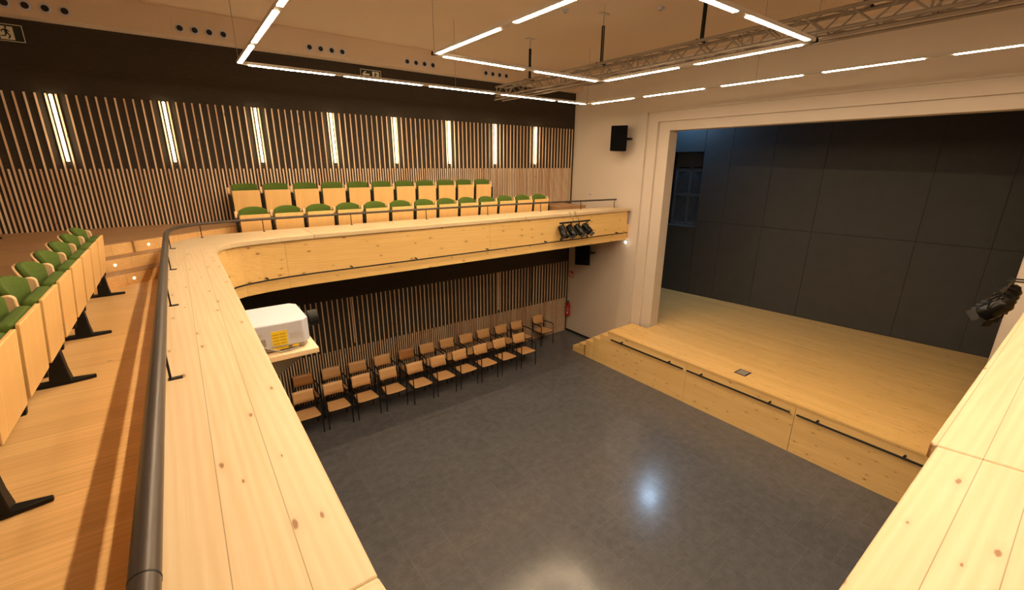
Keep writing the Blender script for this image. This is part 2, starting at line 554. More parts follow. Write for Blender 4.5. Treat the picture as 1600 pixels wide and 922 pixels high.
struct(MB().box((XS + .5, -1.6, Z(3.3)), (16.4, 11.05, Z(3.45))).build('ceiling_stage', M['stage_dark']), 'black ceiling over the stage', 'ceiling')
struct(MB().box((XS + .45, 8.2, 0), (XS + .5, 11.05, Z(3.4))).build('wall_stage_inner', M['stage_wall']), 'dark back of the wall beside the stage frame', 'wall')
struct(MB().box((XS + .45, -1.6, Z(1.6)), (XS + .5, 11.05, Z(3.4))).build('wall_stage_upper', M['stage_wall']), 'dark back of the wall over the stage frame', 'wall')

# stage platform
SXF = 9.13
stage = thing('stage', 'raised pine stage with steps at its end, under the wide cream frame', 'stage', (0, 0, 0))
st = Z(ZSTAGE)
SY1 = 7.68
dk = MB()
dk.box((SXF - .012, -1.45, st - .045), (XS, SY1, st))
dk.box((XS, .64, st - .045), (XS + .51, 7.17, st))
dk.prism([(XS + .51, -1.44), (15.64, -1.44), (14.1, 10.89), (XS + .51, 10.89)], st - .045, st)
dk.build('deck', M['stage_deck'], stage)
for a, b in ((-1.45, 2.80), (2.806, 5.19), (5.196, SY1)):
    MB().box((SXF, a, 0), (SXF + .03, b - .003, st - .045)).build('front_panel', M['stage_front'], stage)
rise = st / 6
run = .272
for j in range(5):
    y0 = SY1 + (5 - j) * run
    MB().box((SXF, SY1 + (4 - j) * run, 0), (XS, y0, rise * (j + 1))).build('step', M['stair'], stage, bevel=.003)

# ------------------------------------------------------------------ galleries
PG = thing('gallery_parapet', 'broad pine parapet running round the gallery edge', 'parapet', (0, 0, 0))
zc0, zc1 = Z(ZCAP) - .075, Z(ZCAP)
INC = [(.29, 6.75), (.292, 7.05), (.31, 7.30), (.345, 7.55), (.41, 7.70), (.52, 7.79), (.69, 7.87), (.92, 7.93), (1.30, 7.99), (1.75, 8.03)]
OUC = [(-.272, 7.35), (-.265, 7.75), (-.242, 8.05), (-.19, 8.33), (-.08, 8.55), (.08, 8.72), (.30, 8.85), (.60, 8.93), (1.0, 8.98), (1.75, 9.0)]
XE = 10.12
MB().prism([(-.272, 1.05), (.29, 1.05), (.29, 6.75), (.292, 7.05), (.31, 7.30), (.345, 7.55), (-.268, 7.55)], zc0, zc1).build('top_board', M['cap_y'], PG, bevel=.008)
MB().prism([(.346, 7.553), (.41, 7.70), (.52, 7.79), (.69, 7.87), (.92, 7.93), (1.30, 7.99), (1.75, 8.03)] + [p for p in OUC[::-1] if p[1] > 7.6] + [(-.268, 7.553)], zc0, zc1).build('top_board', M['cap_corner'], PG, bevel=.008)
MB().prism([(1.753, 8.03), (XE, 8.03), (XE, 8.60), (7.4, 8.88), (4.5, 9.0), (1.753, 9.0)], zc0, zc1).build('top_board', M['cap_x'], PG, bevel=.008)
NC = []
for a in range(0, 91, 9):
    t_ = math.radians(a)
    NC.append((1.2 - .91 * math.cos(t_), 1.047 - .832 * math.sin(t_)))
MB().prism([(-.272, 1.047)] + NC + [(1.2, -.33), (-.12, -.33), (-.272, -.18)], zc0, zc1).build('top_board', M['cap_corner'], PG, bevel=.008)
MB().prism([(1.203, .215), (2.50, .215), (2.62, -.33), (1.203, -.33)], zc0, zc1).build('top_board', M['cap_x'], PG, bevel=.008)
MB().prism([(2.503, .238), (XE, .238), (XE, -.33), (2.622, -.33)], zc0, zc1).build('top_board', M['cap_x'], PG, bevel=.008)
zf0, zf1 = Z(ZSLAB), zc0
IF = .045
fl = [(.29 - IF, 1.05), (.29 - IF, 6.9)]
MB().wall_sheet([(.245, 6.95), (.245, 1.1)][::-1], zf0, zf1, .06).build('fascia', M['fascia_y'], PG)
cor = [(.245, 6.953), (.26, 7.30), (.33, 7.60), (.44, 7.78), (.62, 7.90), (.90, 7.98), (1.28, 8.04)]
MB().wall_sheet(cor, zf0, zf1, .06).build('fascia', M['fascia_x'], PG)
MB().wall_sheet([(1.284, 8.045), (1.75, 8.075), (5.4, 8.075)], zf0, zf1, .06).build('fascia', M['fascia_x'], PG)
MB().wall_sheet([(5.404, 8.075), (10.06, 8.075)], zf0, zf1, .06).build('fascia', M['fascia_x'], PG)
nf = [(1.2 - .955 * math.cos(math.radians(a)), 1.1 - .93 * math.sin(math.radians(a))) for a in range(0, 91, 10)]
MB().wall_sheet(nf[::-1], zf0, zf1, .06).build('fascia', M['fascia_x'], PG)
MB().wall_sheet([(XE, .17), (1.204, .17)], zf0, zf1, .06).build('fascia', M['fascia_x'], PG)
# inner boards facing the seats
ib = [(-.225, -.15), (-.225, 7.75), (-.20, 8.05), (-.145, 8.32), (-.05, 8.53), (.10, 8.70), (.31, 8.82), (.60, 8.905), (1.0, 8.955), (1.75, 8.975), (4.5, 8.975), (7.4, 8.855), (XE, 8.575)]
MB().wall_sheet(ib[::-1], Z(ZF), zc0, .04).build('inner_board', M['fascia_x'], PG)
MB().box((-.225, -.31, Z(ZF)), (XE, -.27, zc0)).build('inner_board', M['fascia_x'], PG)

def slab(name, poly, z0, z1, mat, label):
    o = MB().prism(poly, z0, z1).build(name, mat)
    return struct(o, label, 'floor')

slab('floor_gallery_rear', [(XR, YN), (.19, YN), (.19, 7.0), (.22, 7.45), (.32, 7.78), (.55, 7.95), (.85, 8.035), (1.25, 8.09), (1.6, 8.11), (1.6, YW), (XR, YW)], Z(ZSLAB) + .02, Z(ZF), M['oak_floor'], 'orange oak gallery floor beside the parapet')
slab('floor_gallery_far', [(1.6, 8.11), (XS, 8.11), (XS, YW), (1.6, YW)], Z(ZSLAB) + .02, Z(ZF), M['oak_floor'], 'oak floor of the gallery along the slatted wall')
slab('floor_gallery_near', [(.19, YN), (XS, YN), (XS, .11), (1.3, .11), (.8, .22), (.19, .9)], Z(ZSLAB) + .02, Z(ZF), M['oak_floor'], 'oak floor of the gallery under the camera side')
# raised tier with three corner steps
E0, E1 = Vector((-1.42, 7.98)), Vector((.80, 9.60))
ed = (E1 - E0).normalized()
en = Vector((ed.y, -ed.x))
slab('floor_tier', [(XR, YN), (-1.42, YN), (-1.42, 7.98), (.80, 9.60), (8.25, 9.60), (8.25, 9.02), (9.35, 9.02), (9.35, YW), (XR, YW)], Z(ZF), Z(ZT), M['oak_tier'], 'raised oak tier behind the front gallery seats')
struct(MB().prism([tuple(E0), tuple(E1), tuple(E1 + en * .008), tuple(E0 + en * .008)], Z(ZF), Z(ZT) - .012).build('trim_5', M['oak_floor']), 'orange oak riser board under the tier edge', 'riser')
gs = thing('gallery_steps', 'two oak corner steps with small lit spots, up to the raised tier', 'steps', (0, 0, 0))
for j in (1, 2):
    a0, b0 = E0 + ed * .02 + en * .009, E0 + ed * 1.36 + en * .009
    off = en * (.27 * j)
    zt_ = Z(ZT) - .167 * j
    stp = MB().prism([tuple(a0), tuple(b0), tuple(b0 + off), tuple(a0 + off)], Z(ZF), zt_ - .006).build('step', M['oak_floor'], gs, bevel=.003)
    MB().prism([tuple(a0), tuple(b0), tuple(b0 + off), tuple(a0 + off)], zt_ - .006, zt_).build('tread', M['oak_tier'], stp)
for frac, j in ((1.15, 0), (.49, 1), (.52, 2)):
    p = E0 + ed * frac + en * (.27 * j + .009)
    zz = Z(ZT) - .167 * j - .085
    mx = T(p.x, p.y, zz) @ RZ(math.atan2(en.y, en.x)) @ RY(PI / 2)
    MB().lathe([(.015, -.002), (.015, .006), (.010, .009)], 14, mx).build('step_light', M['dot'], gs)

# ------------------------------------------------------------------ handrails
HR = thing('handrail', 'thick dark bronze handrail on short posts round the gallery parapet', 'handrail', (0, 0, 0))
zr_ = Z(-.965)
pts = [(9.9, -.27), (1.2, -.27), (.15, -.27), (-.05, -.24), (-.17, -.14), (-.215, .05), (-.218, .6), (-.22, 2), (-.222, 4.5), (-.222, 7.2), (-.222, 7.75), (-.20, 8.03), (-.15, 8.28), (-.06, 8.48), (.08, 8.63), (.28, 8.75), (.55, 8.83), (1.1, 8.885), (2.66, 8.91), (4.4, 8.91), (5.86, 8.87), (7.43, 8.77), (8.74, 8.63), (10.02, 8.49)]
rr = [.034] * len(pts)
for q in range(len(pts)):
    if q > 9: rr[q] = max(.022, .034 - .0022 * (q - 9))
MB().tube([(x, y, zr_) for x, y in pts], rr, 16).build('rail', M['rail'], HR, smooth=True)
MB().tube([(-.2185, 1.165, zr_), (-.2185, 1.171, zr_)], .0347, 16).build('joint', M['black'], HR, smooth=True)
for (x, y, d) in [(-.205, -.0, 0), (-.205, 2.94, 0), (-.205, 4.58, 0), (-.205, 6.2, 0), (-.205, 7.75, 0), (.20, 8.68, 1), (1.12, 8.87, 2), (2.66, 8.89, 2), (4.28, 8.89, 2), (5.86, 8.85, 2), (7.43, 8.76, 2), (8.74, 8.62, 2), (9.95, 8.49, 2), (2.2, -.26, 3), (3.8, -.26, 3), (5.4, -.26, 3), (7.0, -.26, 3), (8.6, -.26, 3)]:
    m = MB()
    m.box((x - .006, y - .006, zc1), (x + .006, y + .006, zr_ - .02))
    if d == 0: m.box((x - .012, y - .016, zc1), (x + .055, y + .016, zc1 + .007))
    elif d == 3: m.box((x - .016, y - .012, zc1), (x + .016, y + .055, zc1 + .007))
    else: m.box((x - .016, y - .045, zc1), (x + .016, y + .012, zc1 + .007))
    m.build('post', M['black'], HR)

def bar_rail(label, path, knobs, r, group, name='fascia_rail'):
    t = thing(name, label, 'rail', (0, 0, 0), 0, group)
    MB().tube(path, r, 10).build('bar', M['black'], t, smooth=True)
    for a, b in knobs: MB().tube([a, b], r * 1.0, 8).build('bracket', M['black'], t, smooth=True)
    return t

zr2 = Z(-1.845)
fx = [(.36, 7.50), (.48, 7.70), (.66, 7.82), (.93, 7.90), (1.30, 7.965), (1.75, 7.99), (10.0, 7.99)]
bar_rail('thin black rail along the pine gallery front below the far seats', [(x, y, zr2) for x, y in fx], [((x, 7.99, zr2 + .025), (x, 8.08, zr2 + .025)) for x in (2.33, 3.6, 5.3, 7.0, 9.6)] + [((.95, 7.90, zr2 + .025), (.93, 8.0, zr2 + .025))], .013, None)
for lab, a, b in (('black rail on the stage front, segment beside the steps', 7.50, 5.255), ('black rail on the stage front, middle segment', 5.15, 2.87), ('black rail on the stage front, segment farthest from the steps', 2.75, .70)):
    zz = Z(-4.715)
    bar_rail(lab, [(9.06, a, zz), (9.06, b, zz)], [((9.06, a - .35, zz + .025), (SXF, a - .35, zz + .025)), ((9.06, b + .4, zz + .025), (SXF, b + .4, zz + .025))], .02, 'stage front rails', 'stage_rail')

# ------------------------------------------------------------------ gallery seats
SP = .5645

def curve_back(m, w, y0, depth, zb, zt, arch, thick, n=12, rows=6, bulge=0):
    """padded back: curved in plan (ends forward, towards -y), arched on top"""
    def pt(i, j, s):
        u = -1 + 2 * i / n
        top = zt - arch * abs(u) ** 2.6
        z = zb + (top - zb) * j / rows
        y = y0 - depth * u * u
        b = bulge * (1 - u ** 4) * (1 - (2 * j / rows - 1) ** 4)
        return (w / 2 * u, y - s * thick - (b if s else 0), z)
    vs, fs = [], []
    for s in (0, 1):
        for j in range(rows + 1):
            for i in range(n + 1): vs.append(pt(i, j, s))
    N = (n + 1) * (rows + 1)
    q = lambda i, j, s: s * N + j * (n + 1) + i
    for j in range(rows):
        for i in range(n):
            fs.append((q(i, j, 0), q(i, j + 1, 0), q(i + 1, j + 1, 0), q(i + 1, j, 0)))
            fs.append((q(i, j, 1), q(i + 1, j, 1), q(i + 1, j + 1, 1), q(i, j + 1, 1)))
    for i in range(n):
        fs.append((q(i, 0, 0), q(i + 1, 0, 0), q(i + 1, 0, 1), q(i, 0, 1)))
        fs.append((q(i, rows, 0), q(i, rows, 1), q(i + 1, rows, 1), q(i + 1, rows, 0)))
    for j in range(rows):
        fs.append((q(0, j, 0), q(0, j, 1), q(0, j + 1, 1), q(0, j + 1, 0)))
        fs.append((q(n, j, 0), q(n, j + 1, 0), q(n, j + 1, 1), q(n, j, 1)))
    return m.add(vs, fs)

def make_seat(hb, hp, label, group, loc, rz, sp=SP, lean=.05, arch=.06):
    """tip-up seat, folded; faces local -y; origin on the floor under the folded seat board"""
    t = thing('tip_up_seat', label, 'seat', loc, rz, group)
    bw = sp - .08
    tilt = math.atan2(lean, hp)
    mx = T(0, -lean / 2, hb + hp / 2) @ RX(PI / 2 + tilt)
    MB().prism(round_rect(bw, hp, .012, 3), -.011, .011, mx).build('seat_board', M['ply'], t, bevel=.004)
    mx2 = mx @ T(0, .0, -.056)
    MB().prism(round_rect(bw - .02, hp - .012, .03, 4), -.044, .044, mx2).build('seat_cushion', M['green'], t, bevel=.03, seg=4)
    zt = hb + hp
    curve_back(MB(), bw - .005, .205, .07, zt - .22, zt + .115, arch, .018).build('back_shell', M['ply_edge'], t, bevel=.004)
    curve_back(MB(), bw - .03, .186, .07, zt - .20, zt + .125, arch, .042, bulge=.022).build('back_cushion', M['green'], t, bevel=.012, seg=3)
    return t

def make_frame(n, hb, hp, label, loc, rz, posts, sp=SP, group=None):
    """beam on posts with wooden arm ends; row runs along local +x from 0 to n*sp, faces -y"""
    t = thing('seat_row_frame', label, 'seat frame', loc, rz, group)
    MB().box((.0, .08, hb - .055), (n * sp, .14, hb - .006)).build('beam', M['black'], t)
    for x in posts:
        p = MB()
        vs = []
        for z, a, b in ((.025, .060, .045), (.12, .050, .038), (hb - .045, .042, .035)):
            vs += [(x - b, .06 - a, z), (x + b, .06 - a, z), (x + b, .06 + a, z), (x - b, .06 + a, z)]
        p.add(vs, [(3, 2, 1, 0), (8, 9, 10, 11)] + [(i + o, (i + 1) % 4 + o, (i + 1) % 4 + 4 + o, i + 4 + o) for o in (0, 4) for i in range(4)])
        pp = p.build('post', M['black'], t, bevel=.006)
        foot = [(x - .012, -.135), (x + .012, -.135), (x + .040, .02), (x + .045, .135), (x + .04, .22), (x + .012, .36), (x - .012, .36), (x - .04, .22), (x - .045, .135), (x - .04, .02)]
        MB().prism(foot, 0, .028).build('foot', M['black'], pp, bevel=.006)
    for j in range(n + 1):
        x = j * sp
        zt = hb + hp
        MB().prism([(.015, hb - .075), (.085, hb - .085), (.11, hb + .1), (.13, zt - .07), (-.022, zt - .07), (-.012, hb + .1)], -.018, .018, T(x, 0, 0) @ Matrix(((0, 0, 1, 0), (1, 0, 0, 0), (0, 1, 0, 0), (0, 0, 0, 1)))).build('side_bracket', M['black'], t, bevel=.004)
        MB().prism(round_rect(.08, .13, .035, 5), -.021, .021, T(x, .085, zt - .005) @ Matrix(((0, 0, 1, 0), (1, 0, 0, 0), (0, 1, 0, 0), (0, 0, 0, 1)))).build('arm_rest', M['ply_edge'], t, bevel=.006)
    return t

g1 = 'tip-up seats in the front row of the far gallery'
first = None
X0 = .773
for j in range(13):
    lab = 'folded green tip-up seat, front row under the slats, %s from the curved corner' % ORD[j]
    loc = (X0 + (j + .5) * SP, 9.23, Z(ZF))
    if first is None: first = make_seat(.30, .42, lab, g1, loc, 0)
    else: dup(first, loc, 0, lab)
make_frame(13, .30, .42, 'black beam and posts of the front seat row along the slatted wall', (X0, 9.23, Z(ZF)), 0, [.28, 1.4, 2.5, 3.7, 4.8, 5.9, 7.0])
g2 = 'tip-up seats in the back row of the far gallery'
first = None
SPB = .542
X1 = .785
for j in range(11):
    lab = 'folded green tip-up seat, back row against the slats, %s from the curved corner' % ORD[j]
    loc = (X1 + (j + .5) * SPB, 9.97, Z(ZT))
    if first is None: first = make_seat(.165, .44, lab, g2, loc, 0, SPB, .03, .022)
    else: dup(first, loc, 0, lab)
make_frame(11, .165, .44, 'black beam and posts of the back seat row against the slatted wall', (X1, 9.97, Z(ZT)), 0, [.06, 1.6, 2.7, 3.8, 4.9, 5.9], SPB)
g3 = 'tip-up seats in the row beside the long parapet'
first = None
YE, XL = 7.38, -.885
for j in range(9):
    lab = 'green tip-up seat with its board folded up beside the handrail, %s from the steps' % ORD[j]
    loc = (XL, YE - (j + .5) * SP, Z(ZF))
    if first is None: first = make_seat(.315, .445, lab, g3, loc, PI / 2)
    else: dup(first, loc, PI / 2, lab)
make_frame(9, .315, .445, 'black beam and long feet of the seat row beside the handrail', (XL, YE - 9 * SP, Z(ZF)), PI / 2, [7.30 - 2.30 + .0, 5.62 - 2.30, 4.46 - 2.30, 2.82 - 2.30], SP)
# a second row stands on the tier; only the end of one long foot shows at the picture edge
make_frame(2, .30, .42, 'black foot of a further seat row on the tier by the slatted wall', (-2.36, 9.85 - 2 * SP, Z(ZT)), PI / 2, [2 * SP - .03])
g4 = 'tip-up seats on the tier beyond the front row'
a = make_seat(.30, .42, 'folded green tip-up seat at the picture edge on the tier, end one', g4, (-2.36, 9.85 - .5 * SP, Z(ZT)), PI / 2)
dup(a, (-2.36, 9.85 - 1.5 * SP, Z(ZT)), PI / 2, 'folded green tip-up seat at the picture edge on the tier, second one')

# ------------------------------------------------------------------ hall chairs
def make_chair(label, group, loc, rz, wood_mat):
    """stacking armchair: black tubes, ply seat and back; faces local -y, origin on the floor between the legs"""
    t = thing('hall_chair', label, 'chair', loc, rz, group)
    W, D = .255, .235
    r = .0135
    for s in (-1, 1):
        MB().tube([(s * W, -D, 0), (s * W, -D, .3), (s * W, -D, .63), (s * W, -D + .012, .655), (s * W, -D + .035, .665)], r, 8).build('leg', M['black'], t, smooth=True)
        MB().tube([(s * (W - .012), D + .03, 0), (s * (W - .012), D - .03, .42), (s * (W - .03), D - .015, .62), (s * (W - .045), D + .045, .82)], r, 8).build('leg', M['black'], t, smooth=True)
        MB().tube([(s * W, -D + .035, .665), (s * W, .0, .668), (s * (W - .02), D - .01, .655)], r * 1.2, 8).build('arm_rest', M['black'], t, smooth=True)
    f = MB()
    f.tube([(-W, -D, .415), (W, -D, .415)], r, 8)
    f.tube([(-W + .012, D - .03, .405), (W - .012, D - .03, .405)], r, 8)
    for s in (-1, 1): f.tube([(s * W, -D, .415), (s * (W - .012), D - .03, .405)], r, 8)
    f.build('seat_frame', M['black'], t, smooth=True)
    sp = [(-.225, -.262), (-.15, -.277), (0, -.282), (.15, -.277), (.225, -.262), (.235, -.22), (.205, .17), (.18, .195), (-.18, .195), (-.205, .17), (-.235, -.22)]
    mx = T(0, 0, .438) @ RX(-.045)
    MB().prism(sp, -.006, .008, mx).build('seat', wood_mat, t, bevel=.004)
    b = MB()
    n = 10
    vs, fs = [], []
    for jj, (yy, zz) in enumerate(((D - .016, .585), (D + .008, .68), (D + .030, .77), (D + .046, .85))):
        for i in range(n + 1):
            u = -1 + 2 * i / n
            vs.append((.212 * u, yy - .022 * u * u + .016, zz))
    for jj in range(3):
        for i in range(n):
            a0 = jj * (n + 1) + i
            fs.append((a0, a0 + 1, a0 + n + 2, a0 + n + 1))
    o = b.add(vs, fs).build('backrest', wood_mat, t, smooth=True)
    md = o.modifiers.new('ply', 'SOLIDIFY')
    md.thickness, md.offset = .013, 0
    return t

gA, gB = 'hall chairs in the front row', 'hall chairs in the back row'
fxs = [1.45, 2.08, 2.71, 3.36, 4.01, 4.65, 5.30, 5.94, 6.60, 7.28]
proto = None
for j, x in enumerate(fxs):
    lab = 'wooden armchair in the front row on the hall floor, %s from the projector end' % ORD[j]
    loc = (x, 9.28 + random.uniform(-.02, .02) - (.10 if j > 3 else 0), 0)
    rz = random.uniform(-.03, .03)
    if proto is None: proto = make_chair(lab, gA, loc, rz, M['chair_wood'])
    else: dup(proto, loc, rz, lab)
bxs = [1.62, 2.26, 2.88, 3.53, 4.18, 4.79, 5.40, 6.02, 6.64, 7.27, 7.87, 8.76]
proto = dark = None
for j, x in enumerate(bxs):
    if j in (0, 4): lab = 'reddish brown wooden armchair, back row below slats, %s from the projector end' % ORD[j]
    else: lab = 'pale wooden armchair in the back row below slats, %s from the projector end' % ORD[j]
    if j == 11: lab = 'lone wooden armchair at the fire extinguisher end of the back row'
    loc = (x, 10.07 + random.uniform(-.02, .02), 0)
    rz = random.uniform(-.03, .03)
    if j in (0, 4):
        if dark is None: dark = make_chair(lab, gB, loc, rz, M['chair_wood_dark'])
        else: dup(dark, loc, rz, lab)
    elif proto is None: proto = make_chair(lab, gB, loc, rz, M['chair_wood'])
    else: dup(proto, loc, rz, lab)

# ------------------------------------------------------------------ pendant light rings
RZL = 1.30
def ring(label, name, sides, wires, corners):
    t = thing(name, label, 'ceiling light', (0, 0, Z(RZL)))
    n = len(corners)
    for i in range(n):
        (ax, ay), (bx, by) = corners[i], corners[(i + 1) % n]
        m = MB()
        e = .030
        m.box((min(ax, bx) - e, min(ay, by) - e, .022), (max(ax, bx) + e, max(ay, by) + e, .062))
        m.build('profile', M['lamp_white'], t)
    for (x0, y0, x1, y1) in sides:
        e = .026
        MB().box((min(x0, x1) - (e if x0 == x1 else 0), min(y0, y1) - (e if y0 == y1 else 0), .017), (max(x0, x1) + (e if x0 == x1 else 0), max(y0, y1) + (e if y0 == y1 else 0), .022)).build('light_tube', M['tube'], t)
    for x, y in wires: MB().tube([(x, y, .06), (x, y, ZC - RZL)], .0035, 6).build('suspension_wire', M['grey'], t)
    return t

xa, xb, ya, yb_ = 1.0, 7.98, .22, 7.82
S = []
for a, b in ((1.12, 2.30), (2.46, 3.80), (3.96, 5.35), (5.55, 6.95), (7.1, 7.90)): S.append((a, yb_, b, yb_))
for a, b in ((1.12, 2.30), (2.46, 3.80), (3.96, 5.35), (5.55, 6.95), (7.1, 7.90)): S.append((a, ya, b, ya))
for a, b in ((7.72, 6.55), (6.35, 4.98), (4.80, 3.40), (3.2, 1.8), (1.65, .35)): S.append((xa, a, xa, b))
for a, b in ((7.65, 6.50), (6.22, 4.92), (4.58, 3.30), (3.02, 1.88), (1.60, .40)): S.append((xb, a, xb, b))
ring('large square pendant light of thin lit tubes around the hall', 'pendant_light_ring', S, [(xa, yb_), (xb, yb_), (xa, ya), (xb, ya), (4.49, yb_), (xa, 4.0), (xb, 4.0), (4.49, ya)], [(xa, ya), (xb, ya), (xb, yb_), (xa, yb_)])
xa, xb, ya, yb_ = 2.93, 6.02, 2.43, 5.62
S = [(3.07, yb_, 4.37, yb_), (4.60, yb_, 5.92, yb_), (3.07, ya, 4.30, ya), (4.52, ya, 5.85, ya), (xb, 5.5, xb, 4.15), (xb, 3.88, xb, 2.55), (xa, 5.52, xa, 4.18), (xa, 3.9, xa, 2.55)]
ring('small square pendant light hanging inside the larger lit square', 'pendant_light_ring', S, [(xa, yb_), (xb, yb_), (xa, ya), (xb, ya)], [(xa, ya), (xb, ya), (xb, yb_), (xa, yb_)])

# vertical wall lamps between the slats
for j in range(8):
    x = -1.358 + j * 1.4236
    t = thing('wall_lamp', 'upright lit tube between the upper slats, %s counted from the running-man sign' % ORD[j], 'wall lamp', (x, YW - .03, Z(.5)), 0, 'upright wall tubes')
    MB().box((-.022, -.0, -.51), (.022, .03, .51)).build('housing', M['lamp_white'], t)
    MB().tube([(0, -.018, -.505), (0, -.018, .505)], .0145, 10).build('light_tube', M['walltube'], t, smooth=True)

# ------------------------------------------------------------------ air nozzles on the bulkhead
GX = ((-1.23, 'above the running-man sign'), (.81, 'second from the running-man sign'), (2.88, 'third from the running-man sign'), (4.93, 'beside the arrow exit sign'), (7.03, 'beyond the truss end'))
for gx, where in GX:
    t = thing('air_vent', 'cream plate with four round air nozzles, %s' % where, 'vent', (gx, 10.18, Z(2.17)), 0, 'air nozzle plates')
    MB().box((-.43, -.008, -.12), (.43, 0, .13)).build('plate', M['ceiling'], t, bevel=.003)
    for q in range(4):
        x = -.315 + .21 * q
        mx = T(x, -.008, 0) @ RX(PI / 2)
        nz = MB().lathe([(.070, 0), (.068, .012), (.058, .016)], 20, mx).build('nozzle', M['white'], t, smooth=True)
        MB().lathe([(.044, .013), (.044, .022), (.03, .024)], 18, mx).build('nozzle_mouth', M['void'], nz)

# ------------------------------------------------------------------ truss
TX = 6.40
tr = thing('lighting_truss', 'long aluminium lattice truss hanging under the ceiling before the stage', 'truss', (TX, 0, Z(1.475)))
hw, hh = .13, .20
ys0, ys1 = -2.1, 9.07
for dx, dz in ((-hw, 0), (hw, 0), (-hw, hh), (hw, hh)):
    MB().tube([(dx, ys0, dz), (dx, ys1, dz)], .022, 10).build('chord', M['alu'], tr, smooth=True)
lat = MB()
y = ys1 - .03
st_ = .235
j = 0
while y - st_ > ys0:
    for dx in (-hw, hw):
        a_, b_ = (0, hh) if j % 2 == 0 else (hh, 0)
        lat.tube([(dx, y, a_), (dx, y - st_, b_)], .010, 6)
    za = 0 if j % 2 == 0 else hh
    lat.tube([(-hw, y, 0), (hw, y - st_, 0)] if j % 2 == 0 else [(hw, y, 0), (-hw, y - st_, 0)], .009, 6)
    lat.tube([(-hw, y, hh), (hw, y - st_, hh)] if j % 2 == 0 else [(hw, y, hh), (-hw, y - st_, hh)], .009, 6)
    if j % 8 == 0:
        for dx in (-hw, hw): lat.tube([(dx, y, 0), (dx, y, hh)], .012, 6)
        lat.tube([(-hw, y, 0), (hw, y, 0)], .012, 6)
        lat.tube([(-hw, y, hh), (hw, y, hh)], .012, 6)
    y -= st_
    j += 1
lat.build('lattice', M['alu'], tr, smooth=True)
for dx in (-.10, .12): MB().tube([(dx, ys0, -.055), (dx, ys1 + .1, -.055)], .018, 8).build('lower_pipe', M['alu'], tr, smooth=True)
for y in (8.0, 5.98, 4.07, 2.1, .1):
    h = MB().tube([(0, y, hh + .02), (0, y, .815)], .028, 10).build('hanger', M['black'], tr, smooth=True)
    MB().tube([(-hw, y, hh + .02), (hw, y, hh + .02)], .016, 8).build('clamp', M['black'], h)
    MB().tube([(0, y, .81), (0, y, ZC - 1.475)], .008, 6).build('wire', M['grey'], h)
    MB().box((-.10, y - .04, ZC - 1.475 - .02), (.10, y + .04, ZC - 1.475)).build('ceiling_plate', M['lamp_white'], h)

# ------------------------------------------------------------------ signs
def flat(poly, y0, y1, m=None):
    m = m or MB()
    return m.prism(poly, y0, y1, Matrix(((1, 0, 0, 0), (0, 0, 1, 0), (0, 1, 0, 0), (0, 0, 0, 1))))

def runner(cx, cz, s, sgn):
    """the running figure of an escape sign, as little polygons; sgn flips the running direction"""
    P = lambda pts: [(cx + sgn * x * s, cz + z * s) for x, z in pts]
    out = [P([(math.cos(a) * .10 + .05, math.sin(a) * .10 + .60) for a in [k_ * PI / 5 for k_ in range(10)]])]
    out.append(P([(-.12, .45), (.10, .48), (.16, .05), (-.02, .0), (-.10, .10)]))
    out.append(P([(.08, .46), (.32, .22), (.27, .15), (.04, .34)]))
    out.append(P([(-.10, .45), (-.36, .30), (-.34, .10), (-.27, .10), (-.27, .24), (-.06, .33)]))
    out.append(P([(.0, .08), (.18, .06), (.34, -.22), (.16, -.52), (.06, -.48), (.20, -.20)]))
    out.append(P([(-.06, .10), (.08, .04), (-.06, -.28), (-.46, -.34), (-.46, -.24), (-.14, -.20)]))
    return out

def exit_sign(label, cx, cz, w, h, arrow):
    t = thing('exit_sign', label, 'sign', (cx, YW, Z(cz)))
    flat([(-w / 2, -h / 2), (w / 2, -h / 2), (w / 2, h / 2), (-w / 2, h / 2)], -.030, 0).build('sign_plate', M['sign_green'], t)
    b = MB()
    e = .009
    for p in ([(-w / 2, -h / 2), (w / 2, -h / 2), (w / 2, -h / 2 + e), (-w / 2, -h / 2 + e)], [(-w / 2, h / 2 - e), (w / 2, h / 2 - e), (w / 2, h / 2), (-w / 2, h / 2)],
              [(-w / 2, -h / 2), (-w / 2 + e, -h / 2), (-w / 2 + e, h / 2), (-w / 2, h / 2)], [(w / 2 - e, -h / 2), (w / 2, -h / 2), (w / 2, h / 2), (w / 2 - e, h / 2)]): flat(p, -.034, -.030, b)
    b.build('border', M['sign_white'], t)
    dx = .11 if arrow else 0
    dw = .075
    flat([(dx - dw, -h * .40), (dx + dw, -h * .40), (dx + dw, h * .36), (dx - dw, h * .36)], -.032, -.030).build('door_symbol', M['sign_white'], t)
    m = MB()
    for p in runner(dx - .005, -.012, h * .58, -1 if arrow else 1): flat(p, -.034, -.032, m)
    m.build('running_figure', M['sign_green'], t)
    if arrow:
        a = MB()
        flat([(-.19, 0), (-.125, .065), (-.095, .065), (-.140, .018), (-.03, .018), (-.03, -.018), (-.140, -.018), (-.095, -.065), (-.125, -.065)], -.032, -.030, a)
        a.build('arrow', M['sign_white'], t)
    return t

exit_sign('dark escape sign with arrow and running man high above the slats', 3.865, 1.857, .46, .20, True)
exit_sign('dark running-man escape sign at the picture corner above the slats', -1.65, 1.83, .36, .235, False)

